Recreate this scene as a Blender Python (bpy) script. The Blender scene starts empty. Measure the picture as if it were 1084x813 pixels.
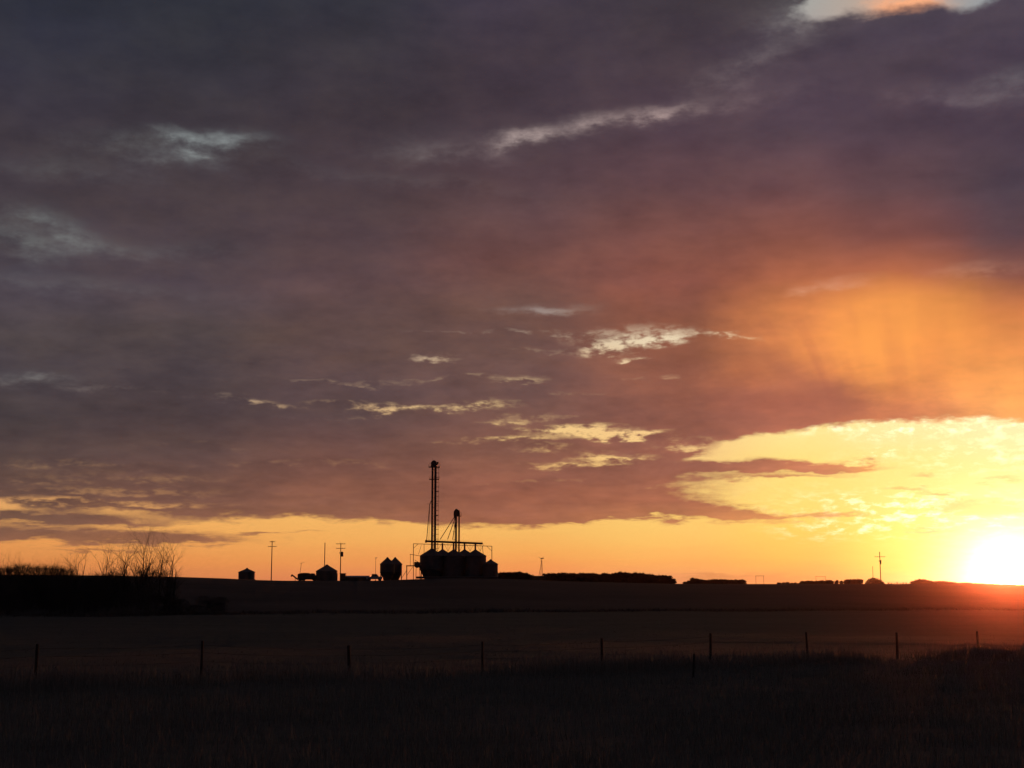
import bpy, math, random
import numpy as np
from mathutils import Vector, Matrix

R = math.radians
scene = bpy.context.scene
col = scene.collection
random.seed(7)

# ------------------------------------------------------------------ camera
F, CX, CY = 1489.0, 542.0, 406.5
PITCH = R(8.72)
CAM = Vector((0, 0, 2.5))
cd = bpy.data.cameras.new('camera'); cam = bpy.data.objects.new('camera', cd); col.objects.link(cam)
cam.location = CAM; cam.rotation_euler = (math.pi/2 + PITCH, 0, 0)
cd.sensor_width = 36; cd.lens = F/1084*36; cd.clip_start = 0.1; cd.clip_end = 20000
scene.camera = cam

def ray(px, py):
    x = (px-CX)/F; u = (CY-py)/F
    c, s = math.cos(PITCH), math.sin(PITCH)
    return Vector((x, c - s*u, s + c*u))
def at(px, py, Y):
    d = ray(px, py); return CAM + d*(Y/d.y)
def zat(py, Y, px=542): return at(px, py, Y).z
def azel(px, py):
    d = ray(px, py).normalized()
    return math.degrees(math.atan2(d.x, d.y)), math.degrees(math.asin(d.z))
def mpp(Y): return at(543, 606, Y).x - at(542, 606, Y).x     # metres to a pixel

# ------------------------------------------------------------------ terrain
CREST_Y = 385.0
cp = [(-600,606),(-200,606),(0,608),(60,608.3),(120,609),(185,610.2),(240,612),(270,613.6),(300,614.4),(400,614.4),(440,612.8),(480,611.5),
      (540,612.5),(600,615),(700,617.6),(790,618),(880,617.8),(950,618),(1010,618.3),(1084,620.5),(1300,624),(1700,628)]
crx = np.array([at(p, y, CREST_Y).x for p, y in cp]); crz = np.array([at(p, y, CREST_Y).z for p, y in cp])
foot_x = np.array([-400,-130,-60,0,80,400.]); foot_y = np.array([165,165,175,215,250,255.])
def sst(t): t = np.clip(t, 0, 1); return t*t*(3-2*t)
def height(X, Y):
    X = np.asarray(X, float); Y = np.asarray(Y, float)
    xs = X*CREST_Y/np.clip(Y, 200, CREST_Y+40)
    hc = np.interp(xs, crx, crz)
    f = np.interp(X, foot_x, foot_y)
    t = np.clip((Y-f)/(CREST_Y+6-f), 0, 1)
    z = hc*(0.45*t + 0.55*sst(t))*1.0
    z = z + (1-t)*0.0042*np.clip(Y-60, 0, 160)
    z = z - 0.006*np.clip(Y-CREST_Y-30, 0, 60) - 11*sst((Y-480)/700)
    z = z + 0.9*sst((15-Y)/11)
    amp = 1/(1+np.exp((Y-330)/20))
    z = z + amp*(0.10*np.sin(X*0.21+1.3*np.sin(Y*0.07))*np.sin(Y*0.13+0.5) + 0.05*np.sin(X*0.9+Y*0.33)*np.sin(Y*0.7-X*0.2))
    # a slight ditch in front of the fence
    fy = 41*1.0 + (X+13.6)*0.612
    z = z - 0.12*np.exp(-((Y-fy+6)/3.0)**2)*(1/(1+np.exp((Y-75)/4)))
    return z
def gz(x, y): return float(height(x, y))

# ------------------------------------------------------------------ node helpers
class E:
    """small expression wrapper round shader Math nodes"""
    nt = None
    def __init__(s, sock): s.s = sock
    @staticmethod
    def m(op, *a, clamp=False):
        n = E.nt.nodes.new('ShaderNodeMath'); n.operation = op; n.use_clamp = clamp
        for i, v in enumerate(a):
            if isinstance(v, E): E.nt.links.new(v.s, n.inputs[i])
            else: n.inputs[i].default_value = v
        return E(n.outputs[0])
    def __add__(a, b): return E.m('ADD', a, b)
    __radd__ = __add__
    def __sub__(a, b): return E.m('SUBTRACT', a, b)
    def __rsub__(a, b): return E.m('SUBTRACT', b, a)
    def __mul__(a, b): return E.m('MULTIPLY', a, b)
    __rmul__ = __mul__
    def __truediv__(a, b): return E.m('DIVIDE', a, b)
    def clamp(a): return E.m('ADD', a, 0.0, clamp=True)
def smooth(v, lo, hi, a=0.0, b=1.0):
    n = E.nt.nodes.new('ShaderNodeMapRange'); n.interpolation_type = 'SMOOTHSTEP'
    E.nt.links.new(v.s, n.inputs[0])
    for i, x in zip((1,2,3,4), (lo, hi, a, b)): n.inputs[i].default_value = x
    return E(n.outputs[0])
def comb(x, y, z=0.0):
    n = E.nt.nodes.new('ShaderNodeCombineXYZ')
    for i, v in enumerate((x, y, z)):
        if isinstance(v, E): E.nt.links.new(v.s, n.inputs[i])
        else: n.inputs[i].default_value = v
    return E(n.outputs[0])
def noise(vec, scale=1, detail=4, rough=0.5, dist=0.0, color=False, dims='3D'):
    n = E.nt.nodes.new('ShaderNodeTexNoise'); E.nt.links.new(vec.s, n.inputs['Vector'])
    n.noise_dimensions = dims; n.inputs['Scale'].default_value = scale; n.inputs['Detail'].default_value = detail
    n.inputs['Roughness'].default_value = rough; n.inputs['Distortion'].default_value = dist
    return E(n.outputs['Color' if color else 'Fac'])
def mixc(f, a, b, mode='MIX'):
    n = E.nt.nodes.new('ShaderNodeMix'); n.data_type = 'RGBA'; n.blend_type = mode; n.clamp_factor = True
    for i, v in ((0, f), (6, a), (7, b)):
        if isinstance(v, E): E.nt.links.new(v.s, n.inputs[i])
        else: n.inputs[i].default_value = v if i == 0 else (*v, 1)
    return E(n.outputs[2])
def lin(c):
    return tuple(((x/255)/12.92 if x/255 <= .04045 else ((x/255+.055)/1.055)**2.4) for x in c)

# ------------------------------------------------------------------ sky
SUN_AZ, SUN_EL = azel(1066, 597)
w = bpy.data.worlds.new('World'); scene.world = w; w.use_nodes = True
nt = w.node_tree; nt.nodes.clear(); E.nt = nt
tc = nt.nodes.new('ShaderNodeTexCoord')
sep = nt.nodes.new('ShaderNodeSeparateXYZ'); nt.links.new(tc.outputs['Generated'], sep.inputs[0])
dx, dy, dz = (E(sep.outputs[i]) for i in range(3))
DEG = 180/math.pi
az = E.m('ARCTAN2', dx, dy)*DEG
el = E.m('ARCSINE', dz)*DEG
elc = E.m('MAXIMUM', el, -1.0)
lel = E.m('LOGARITHM', elc + 3.0, math.e)
streak = comb(az*0.20, lel*5.0 + el*0.30, 0.0)             # stretched cloud coordinates, finer towards the horizon
fine = comb(az*0.60, lel*13.0 + el*0.9, 3.0)
nW = noise(streak, 0.9, 5, 0.55)                  # broad
nF = noise(fine, 0.8, 6, 0.6)                     # fine streaks
nG = noise(comb(az*0.35, lel*4.5 + el*0.40, 9.0), 1.0, 8, 0.60)
nH = noise(comb(az*1.05, lel*12.0 + el*1.3, 5.0), 1.3, 6, 0.60)
wa = az + (nG - 0.5)*2.6 + (nH-0.5)*0.9
we = el + (nF - 0.5)*1.0 + (nW - 0.5)*1.6*smooth(el, 2, 14, 0.35, 1.0) + (nH-0.5)*0.25
sa = az + (nG-0.5)*1.2                              # softly warped, for colours
se = el + (nG-0.5)*1.2*smooth(el, 1, 10, 0.15, 1.0)

SV = (az + (nG-0.5)*2.0, el + (nW-0.5)*1.2)
def blob(px, py, rx, ry, rot=0, vec=None):
    """elliptic gaussian at a direction of the sky; radii in 1/26 degree units"""
    a, e = azel(px, py); xa, ya = vec or (wa, we); c, s_ = math.cos(R(rot)), math.sin(R(rot))
    kx, ky = 26.0/rx, 26.0/ry
    MA = lambda p, q, r: E.m('MULTIPLY_ADD', p, q, r)
    if abs(rot) < .01:
        x = MA(xa, kx, -a*kx); y = MA(ya, ky, -e*ky)
    else:
        x = MA(xa, c*kx, MA(ya, s_*kx, (-a*c - e*s_)*kx)); y = MA(xa, -s_*ky, MA(ya, c*ky, (a*s_ - e*c)*ky))
    return E.m('EXPONENT', MA(y, y, x*x)*-1.0)
def curve1(fac, pts, lo, hi):
    n = nt.nodes.new('ShaderNodeFloatCurve'); cu = n.mapping.curves[0]; pts = sorted(pts)
    pp = [((p-lo)/(hi-lo), v) for p, v in pts]
    cu.points[0].location = pp[0]; cu.points[1].location = pp[-1]
    for p in pp[1:-1]: cu.points.new(*p)
    for p in cu.points: p.handle_type = 'AUTO_CLAMPED'
    n.mapping.update(); f = (fac - lo)/(hi-lo); nt.links.new(f.s, n.inputs['Value']); return E(n.outputs[0])
def grey(e, c=(1,1,1)):
    xs_ = [e*k for k in c]; n = nt.nodes.new('ShaderNodeCombineColor')
    for i, x in enumerate(xs_): nt.links.new(x.s, n.inputs[i])
    return E(n.outputs[0])

def ramp1(fac, pts, lo, hi, interp='EASE'):
    """any 1D function / colour table over fac in [lo, hi]"""
    n = nt.nodes.new('ShaderNodeValToRGB'); cr = n.color_ramp; cr.interpolation = interp
    f = (fac - lo)/(hi-lo)
    nt.links.new(f.s, n.inputs[0])
    pts = sorted(pts)
    while len(cr.elements) < len(pts): cr.elements.new(0.5)
    for i, (p, c) in enumerate(pts): cr.elements[i].position = min(max((p-lo)/(hi-lo), 0), 1)
    for i, (p, c) in enumerate(pts):
        cr.elements[i].color = (*c, 1) if isinstance(c, tuple) else (c, c, c, 1)
    return E(n.outputs[0])

def grid(stations, a, e):
    """colour field: one vertical colour table for each station, blended along the azimuth"""
    st = sorted(stations, key=lambda s: s[0]); out = None; prev = None
    for s0, tab in st:
        if isinstance(s0, tuple): azs, pxe = s0[0], s0[1]
        pts = [(azel(pxe, y)[1], lin(c)) for y, c in tab]
        c = ramp1(e, pts, -1.0, 26.0, 'B_SPLINE' if False else 'LINEAR')
        if out is None: out = c
        else: out = mixc(smooth(a, prev, azs), out, c)
        prev = azs
    return out
def A(px): return (azel(px, 350)[0], px)
# cloud colours read down the sky at each azimuth
CLOUD = [
 ((-75., 0),[(0,(44,45,54)),(200,(50,48,56)),(400,(56,52,58)),(560,(64,58,60)),(617,(70,60,60))]),
 (A(0),  [(0,(48,50,61)),(60,(56,55,66)),(140,(66,59,66)),(220,(74,65,70)),(300,(80,72,80)),(350,(84,73,80)),(400,(76,66,74)),(440,(76,65,71)),(480,(92,73,74)),(520,(112,82,76)),(550,(128,92,80)),(575,(150,100,80)),(617,(190,120,80))]),
 (A(190),[(0,(49,51,60)),(60,(56,55,63)),(140,(66,59,65)),(220,(76,65,69)),(300,(84,72,78)),(350,(90,76,80)),(400,(82,69,76)),(440,(84,68,73)),(480,(100,76,76)),(520,(124,86,78)),(550,(140,94,80)),(575,(170,112,84)),(617,(200,120,80))]),
 (A(370),[(0,(53,53,62)),(60,(62,57,64)),(140,(68,58,64)),(220,(82,67,71)),(300,(97,75,76)),(350,(104,79,79)),(400,(100,77,80)),(440,(96,74,78)),(480,(124,85,80)),(520,(146,94,80)),(550,(160,104,84)),(617,(220,130,80))]),
 (A(540),[(0,(68,60,72)),(60,(68,58,67)),(140,(76,63,71)),(220,(96,72,74)),(280,(118,80,74)),(320,(116,82,78)),(370,(118,86,84)),(420,(122,88,86)),(480,(146,96,84)),(520,(160,98,82)),(550,(172,106,84)),(617,(230,140,80))]),
 (A(720),[(0,(68,60,67)),(60,(76,64,72)),(140,(84,66,75)),(200,(104,74,76)),(250,(128,82,74)),(300,(146,88,74)),(350,(150,92,76)),(400,(156,96,82)),(440,(150,94,84)),(490,(164,102,88)),(530,(184,112,88)),(560,(215,140,95)),(617,(235,150,90))]),
 (A(850),[(0,(72,64,70)),(60,(74,62,74)),(140,(86,68,78)),(200,(108,74,76)),(250,(138,84,72)),(290,(168,98,72)),(330,(215,130,78)),(380,(208,124,80)),(420,(180,106,82)),(450,(180,108,84)),(500,(200,125,90)),(550,(225,150,90)),(617,(235,150,90))]),
 (A(945),[(0,(76,67,76)),(60,(74,62,74)),(140,(82,65,76)),(200,(100,72,76)),(250,(130,80,74)),(285,(172,98,72)),(320,(240,150,78)),(360,(252,156,80)),(400,(238,148,84)),(430,(222,134,86)),(455,(215,130,85)),(520,(240,175,95)),(617,(245,170,90))]),
 (A(1084),[(0,(78,68,80)),(60,(76,64,77)),(140,(76,62,74)),(200,(78,64,74)),(250,(92,68,74)),(290,(130,80,72)),(330,(205,122,74)),(370,(235,146,84)),(410,(250,165,90)),(440,(250,170,95)),(520,(255,205,110)),(617,(255,200,100))]),
 ((50., 1084),[(0,(60,56,64)),(200,(66,58,66)),(350,(105,76,74)),(450,(160,104,82)),(617,(190,120,80))]),
 ((100., 1084),[(0,(44,45,54)),(400,(52,50,58)),(617,(64,58,62))]),
]
CLEAR = [
 ((-75., 0),[(0,(50,60,74)),(450,(66,72,84)),(617,(84,76,84))]),
 (A(0),  [(0,(105,115,125)),(140,(135,142,142)),(250,(128,134,132)),(400,(135,132,130)),(450,(165,135,105)),(500,(190,145,95)),(525,(225,165,98)),(548,(246,180,96)),(570,(240,164,84)),(595,(226,144,74)),(612,(205,125,72))]),
 (A(190),[(0,(110,120,125)),(140,(150,158,158)),(250,(135,138,135)),(400,(140,128,125)),(450,(180,145,110)),(500,(200,150,100)),(530,(235,172,98)),(552,(250,184,96)),(572,(248,174,88)),(595,(240,154,78)),(614,(226,138,78))]),
 (A(370),[(0,(110,120,125)),(140,(140,145,148)),(250,(140,138,135)),(380,(180,155,135)),(430,(225,185,135)),(480,(230,175,110)),(530,(244,180,100)),(552,(253,190,98)),(572,(252,180,90)),(595,(246,160,82)),(614,(236,142,84))]),
 (A(540),[(0,(120,130,140)),(140,(190,170,165)),(250,(160,145,140)),(330,(165,150,145)),(380,(222,190,150)),(430,(236,200,140)),(470,(242,198,128)),(530,(250,190,108)),(560,(255,196,100)),(585,(255,178,88)),(602,(252,160,84)),(615,(244,146,90))]),
 (A(720),[(0,(150,155,155)),(120,(190,165,160)),(250,(190,160,150)),(360,(235,215,180)),(400,(240,200,150)),(460,(250,208,132)),(510,(252,212,120)),(545,(255,212,108)),(575,(255,200,98)),(595,(255,180,90)),(614,(240,158,96))]),
 (A(850),[(0,(165,165,160)),(120,(185,150,150)),(300,(225,160,130)),(400,(250,200,120)),(455,(255,246,150)),(490,(255,238,128)),(530,(255,236,118)),(560,(255,224,98)),(590,(255,206,90)),(614,(248,170,88))]),
 (A(945),[(0,(185,165,150)),(120,(180,150,150)),(300,(225,160,130)),(400,(250,200,120)),(450,(255,252,170)),(490,(255,244,136)),(530,(255,244,126)),(570,(255,244,98)),(600,(255,226,84)),(616,(255,190,90))]),
 (A(1084),[(0,(150,155,158)),(120,(160,150,150)),(300,(225,160,130)),(400,(250,200,120)),(450,(255,254,180)),(500,(255,250,150)),(540,(255,252,150)),(575,(255,255,150)),(617,(255,240,120))]),
 ((50., 1084),[(0,(100,105,115)),(400,(190,150,120)),(520,(220,160,95)),(617,(200,130,75))]),
 ((100., 1084),[(0,(50,60,74)),(450,(66,72,84)),(617,(84,76,84))]),
]
for i, (s0, tab) in enumerate(CLEAR):
    if s0[1] >= 850 and s0[0] < 40: CLEAR[i] = (s0, [(y, (c[0], c[1]*.93, c[2]*.93+8) if y > 430 else c) for y, c in tab])
    if s0[1] <= 540: CLEAR[i] = (s0, [(y, (c[0]*.955, c[1]*.945, c[2]*.95+6) if y > 500 else c) for y, c in tab])
    elif s0[1] <= 720: CLEAR[i] = (s0, [(y, (c[0]*.98, c[1]*.965, c[2]+5) if y > 430 else c) for y, c in tab])
for i, (s0, tab) in enumerate(CLOUD):
    if s0[1] <= 720 and s0[0] > -40: CLOUD[i] = (s0, [(y, (c[0]*.93, c[1]*.945, c[2]*.90) if y > 300 else (c[0]*.97, c[1]*.96, c[2]*.97)) for y, c in tab])
cc = grid(CLOUD, sa, se)
sc_ = grid(CLEAR, az, el + (nF-0.5)*0.5)

# lower edge of the main cloud deck (elevation over azimuth)
edge = [(-60,470),(0,533),(60,541),(130,540),(200,546),(300,549),(380,551),(450,556),(520,560),(570,556),(630,548),(662,530),(690,508),(740,478),(800,460),(860,453),(930,447),(1000,444),(1084,445)]
ep = [(azel(x, y)[0], azel(x, y)[1]/20.0) for x, y in edge] + [(79, 3/20.), (-79, 3/20.)]
edg = curve1(az + (nG-0.5)*1.5, ep, -80, 80)*20.0
sepw = (nF-0.5)*0.9 + (nH-0.5)*0.5 + (nW-0.5)*0.5
dist = el + sepw - edg
cov = smooth(dist, -0.30, 0.28)

def S(items):
    t = 0.0
    for it in items: t = E.m('MULTIPLY_ADD', blob(*it[1:]), it[0], t)
    return t
# clouds below or beside the deck
plus = S([
 (1.3, 60,549, 120,5.0, 0), (1.4, 70,566, 150,8.0, -1), (0.8, 185,572,45,3.5,0), (0.6, 110,582,70,1.6,0),
 (0.7, 278,566,26,2.2,0), (0.5, 330,563,26,1.6,0), (0.9, 590,549,60,4.5,1),
 (1.9, 630,523,105,15,2), (1.9, 706,539,92,8,-5), (1.0, 650,540,90,8,0), (0.5, 800,546,36,2.5,0),
 (1.7, 740,495,125,7,0), (1.0, 640,506,70,6,0), (1.2, 880,494,50,4.5,-4), (0.8, 905,492,24,3,10),
 (1.1, 620,478,110,5,0), (1.0, 560,492,90,6,0),
 (0.7, 880,546,40,3,0), (1.15, 1045,538,50,8,-3), (0.7, 990,562,34,4,0), (0.8, 1062,509,18,4,0), (0.7, 992,521,18,3,-6), (0.6, 955,516,22,2.5,0), (0.6, 830,505,60,2.5,0), (0.6,975,504,14,3,0),
 (0.5, 960,616,240,5,0), (0.5, 760,610,70,3.5,0)])
# openings in it
minus = S([
 (0.35, 120,520,130,5,0)])
mid = S([
 (0.85, 648,366, 28,6, 0), (1.0, 690,358, 44,9,4), (0.75, 775,357, 34,4,-2), (0.7, 674,378,14,3,0), (0.35, 640,350,60,8,8),
 (0.75, 463,380, 24,4,0), (0.24, 405,400, 70,4,2), (0.35, 560,352,50,3,0), (0.45, 545,402,40,4,0), (0.25,500,397,60,3,0),
 (0.6, 275,424,42,4,-4), (0.3, 120,410,90,4,-4), (0.40, 40,393,36,6,0), (0.22,360,428,60,5,-3),
 (0.72, 455,433, 55,5,3), (0.6, 525,428, 28,6,0), (0.3, 395,430,50,5,-6), (0.5, 540,443,40,4,0), (0.3,590,438,40,4,0),
 (1.0, 610,455, 60,5.5,-2), (0.9, 670,459, 45,4.0,0), (0.9, 655,484, 44,5,0), (0.7, 610,492,50,4,0), (0.75,550,464,50,4,0), (0.7,740,470,50,6,0), (0.5,585,475,40,4,0),
 (0.26, 60,508,110,9,0), (0.24, 190,506,80,7,0), (0.5, 150,532,110,5,0), (0.6, 30,531,60,5,0), (0.3, 80,490,110,6,0), (0.2, 350,440,60,5,0), (0.45,720,515,50,4,0), (0.3,330,490,120,4,0), (0.25,480,470,60,4,0),
 (0.3,600,415,60,3,0), (0.3,700,398,60,3,-3), (0.25,470,350,70,3,0), (0.3,560,372,50,3,4), (0.25,330,400,80,3,-3), (0.3,760,488,60,2.5,0), (0.3,560,508,80,3,2), (0.25,200,470,90,3,0), (0.2,330,520,90,3,0)])
soft = S([
 (0.55, 236,151, 40,8.5, 6), (0.30, 192,147,24,6,-12), (0.12, 170,158,80,14,0), (0.30, 12,256, 50,18, -6), (0.32, 70,240,50,10,-14), (0.12,110,262,110,9,0), (0.30, 25,397,45,7,0),
 (0.62, 560,143,32,6.0, 6), (0.34, 630,128,46,7, 9), (0.42, 692,118,38,4.5, 9), (0.12, 470,157,60,12,0), (0.12,800,66,80,14,22), (0.10,775,105,80,8,10),
 (0.2, 846,14, 36,14, 10), (0.10,1010,98,60,9,-8), (0.16,1075,85,30,10,0), (0.42, 876,302, 34,5, 9), (0.40, 578,325, 40,5, 0), (0.18, 1035,283,40,6,0),
 (0.07, 60,178,90,10,0), (0.10, 60,300,120,6,0), (0.05,430,190,120,8,-6)])
frag = smooth(nH, 0.30, 0.62, 0.35, 1.25)
t = cov + plus*smooth(nF, 0.25, 0.6, 0.6, 1.1)*0.95 - minus*frag*0.95
alpha = smooth(t, 0.10, 0.90)
hole = (soft*smooth(nF, 0.25, 0.70, 0.35, 1.25)*smooth(nH, 0.25, 0.75, 0.55, 1.45)).clamp()
topgap = blob(868,6,30,11,8,vec=SV) + blob(955,-12,76,19,3,vec=SV)*1.5 + blob(1030,-6,32,13,0,vec=SV)*0.9
mtex = smooth(nH, 0.32, 0.66, 0.22, 1.35)*smooth(nF, 0.25, 0.65, 0.70, 1.20)
alpha = alpha*(1.0 - smooth(topgap + (nH-0.5)*0.55, 0.30, 0.95))*(1.0 - hole)*(1.0 - smooth(mid*mtex, 0.12, 1.25))

# cloud body texture: faint streaks and mottling, warmer and cooler drifts
tex = (nW-0.5)*0.55 + (nG-0.5)*0.60 + (nF-0.5)*smooth(el, 3, 16, 0.60, 0.30) + (nH-0.5)*smooth(el, 3, 14, 0.40, 0.15)
lum = 1.0 + tex*smooth(el, 0, 12, 0.8, 1.0)
cold = mixc(smooth(nG, 0.35, 0.68), (0.975, 0.985, 1.03), (1.025, 1.005, 0.955))
ccol = mixc(1.0, mixc(1.0, cc, grey(lum), 'MULTIPLY'), cold, 'MULTIPLY')
# sunlit veil of falling ice under the deck on the right, with soft downward strands
vv = comb(az*0.75 + (el-14.0)*0.55*smooth(az, 10, 17, 1.0, 0.1), el*0.16, 2.0)
strand = noise(vv, 0.75, 3, 0.5, 0.3)
veil = (blob(948,350,60,38,0,vec=SV)*0.75 + blob(960,352,95,52,0,vec=SV)*0.35 + blob(890,368,120,34,0,vec=SV)*0.30 + blob(1070,385,70,50,0,vec=SV)*0.35)*smooth(strand, 0.28, 0.70, 0.80, 1.12)
ccol = mixc(veil*0.62, ccol, lin((255,164,82)))
ccol = mixc(smooth(strand, 0.35, 0.60, 1.0, 0.0)*blob(880,385,150,60,0,vec=SV)*0.22, ccol, lin((176,96,72)))
dark = blob(850,400,75,16,-28,vec=SV)*0.7 + blob(880,432,110,14,-4,vec=SV)*0.6 + blob(1060,455,60,10,0,vec=SV)*0.0
ccol = mixc(dark*0.6, ccol, lin((150,88,76)))
# orange rim patch in the top opening
clr = mixc((blob(962,6,30,9,3)*1.3).clamp(), sc_, lin((250,175,130)))
# bright broken cloudlets round the sun
cl = noise(comb(az*0.75, lel*13.0, 7.0), 2.2, 6, 0.62)
reg = blob(1040,480,70,16,0)*0.6 + blob(985,540,110,17,-3)*1.1 + blob(975,452,130,9,-2)*1.1 + blob(900,560,60,8,0)*0.6 + blob(940,478,30,6,4)*0.7
bri = smooth(cl, 0.45, 0.72)*reg*1.3
clr = mixc(bri.clamp(), clr, (1.30, 1.20, 0.72))
# Nishita sky behind it all
sk = nt.nodes.new('ShaderNodeTexSky'); sk.sky_type = 'NISHITA'; sk.sun_disc = False
sk.sun_elevation = R(SUN_EL); sk.sun_rotation = R(SUN_AZ)
clr = mixc(1.0, clr, mixc(1.0, E(sk.outputs[0]), (0.05*0.05,)*3, 'MULTIPLY'), 'ADD')
skycol = mixc(alpha, clr, ccol)
# the blown-out glare of the low sun in the sky
SA, SE = SUN_AZ, SUN_EL
dA = (az-SA); dE = (el-SE)
dA = dA + (nH-0.5)*0.8; dE = dE + (nF-0.5)*0.7
r2 = dA*dA*0.75 + dE*dE*1.3
core = E.m('EXPONENT', r2*(-1/1.1))*0.6
halo = E.m('EXPONENT', E.m('SQRT', r2)*(-1/1.6))*1.9
wide = E.m('EXPONENT', r2*(-1/22.0))*0.10
sc3 = grey
skycol = mixc(1.0, skycol, sc3(core, (1,0.93,0.72)), 'ADD')
skycol = mixc(1.0, skycol, sc3(halo, (1,0.74,0.46)), 'ADD')
skycol = mixc(1.0, skycol, sc3(wide, (1,0.45,0.15)), 'ADD')
# below the horizon: dim earth
skycol = mixc(smooth(el, -1.5, -0.4), (0.01,0.009,0.008), skycol)
bg = nt.nodes.new('ShaderNodeBackground'); nt.links.new(skycol.s, bg.inputs[0]); bg.inputs[1].default_value = 1.0
wo = nt.nodes.new('ShaderNodeOutputWorld'); nt.links.new(bg.outputs[0], wo.inputs[0])
w.cycles.sampling_method = 'NONE'

# sun lamp
ld = bpy.data.lights.new('sun', 'SUN'); lo = bpy.data.objects.new('sun', ld); col.objects.link(lo)
ld.energy = 2.0; ld.angle = R(0.53); ld.color = (1.0, 0.26, 0.10)
LE = SE - 0.30     # the disc itself sits low in the glare, just over the ridge
sd = Vector((math.sin(R(SA))*math.cos(R(LE)), math.cos(R(SA))*math.cos(R(LE)), math.sin(R(LE))))
lo.rotation_euler = (-sd).to_track_quat('-Z', 'Y').to_euler(); lo.location = (60, 60, 60)

# ------------------------------------------------------------------ materials
def mat(name, c, rough=0.8, metal=0.0, var=0.25, scale=0.8, bump=0.0, island=False):
    m = bpy.data.materials.new(name); m.use_nodes = True; E.nt = m.node_tree
    b = m.node_tree.nodes['Principled BSDF']
    b.inputs['Roughness'].default_value = rough; b.inputs['Metallic'].default_value = metal
    t = m.node_tree.nodes.new('ShaderNodeTexCoord')
    v = E(t.outputs['Object'])
    n = noise(v, scale, 5, 0.6)
    f = smooth(n, 0.3, 0.7)
    if island:
        g = m.node_tree.nodes.new('ShaderNodeNewGeometry'); f = E(g.outputs['Random Per Island'])*0.7 + f*0.3
    lo_ = tuple(x*(1-var) for x in c); hi_ = tuple(min(x*(1+var), 1) for x in c)
    cr = mixc(f, lo_, hi_); m.node_tree.links.new(cr.s, b.inputs['Base Color'])
    if bump:
        bn = m.node_tree.nodes.new('ShaderNodeBump'); bn.inputs['Strength'].default_value = bump
        m.node_tree.links.new(n.s, bn.inputs['Height']); m.node_tree.links.new(bn.outputs[0], b.inputs['Normal'])
    return m
M = {
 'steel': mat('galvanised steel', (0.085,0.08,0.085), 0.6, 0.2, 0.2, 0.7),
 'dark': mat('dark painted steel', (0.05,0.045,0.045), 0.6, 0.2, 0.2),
 'wood': mat('weathered pole wood', (0.07,0.055,0.045), 0.9, 0, 0.3, 6, 0.3),
 'post': mat('weathered fence post', (0.035,0.03,0.027), 0.9, 0, 0.35, 8, 0.4),
 'wire': mat('rusty wire', (0.05,0.035,0.03), 0.7, 0.4),
 'bark': mat('dark bark', (0.042,0.034,0.031), 0.95, 0, 0.3, 4),
 'twig': mat('twigs', (0.050,0.040,0.037), 0.95, 0, 0.35, 2, island=True),
 'leaf': mat('dark foliage', (0.045,0.038,0.031), 0.9, 0, 0.4, 1, island=True),
 'shed': mat('dull shed siding', (0.08,0.06,0.055), 0.8, 0, 0.2),
 'tin': mat('pale tin roof', (0.30,0.27,0.28), 0.5, 0.2, 0.2),
 'paint': mat('pale truck paint', (0.30,0.31,0.38), 0.35, 0.0, 0.1),
 'glass': mat('dark glass', (0.03,0.03,0.035), 0.1, 0.0, 0.1),
 'rubber': mat('rubber', (0.02,0.02,0.02), 0.9),
 'porcelain': mat('insulator', (0.12,0.09,0.08), 0.4),
 'lampw': mat('lamp cover', (0.3,0.3,0.3), 0.4),
}

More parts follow.
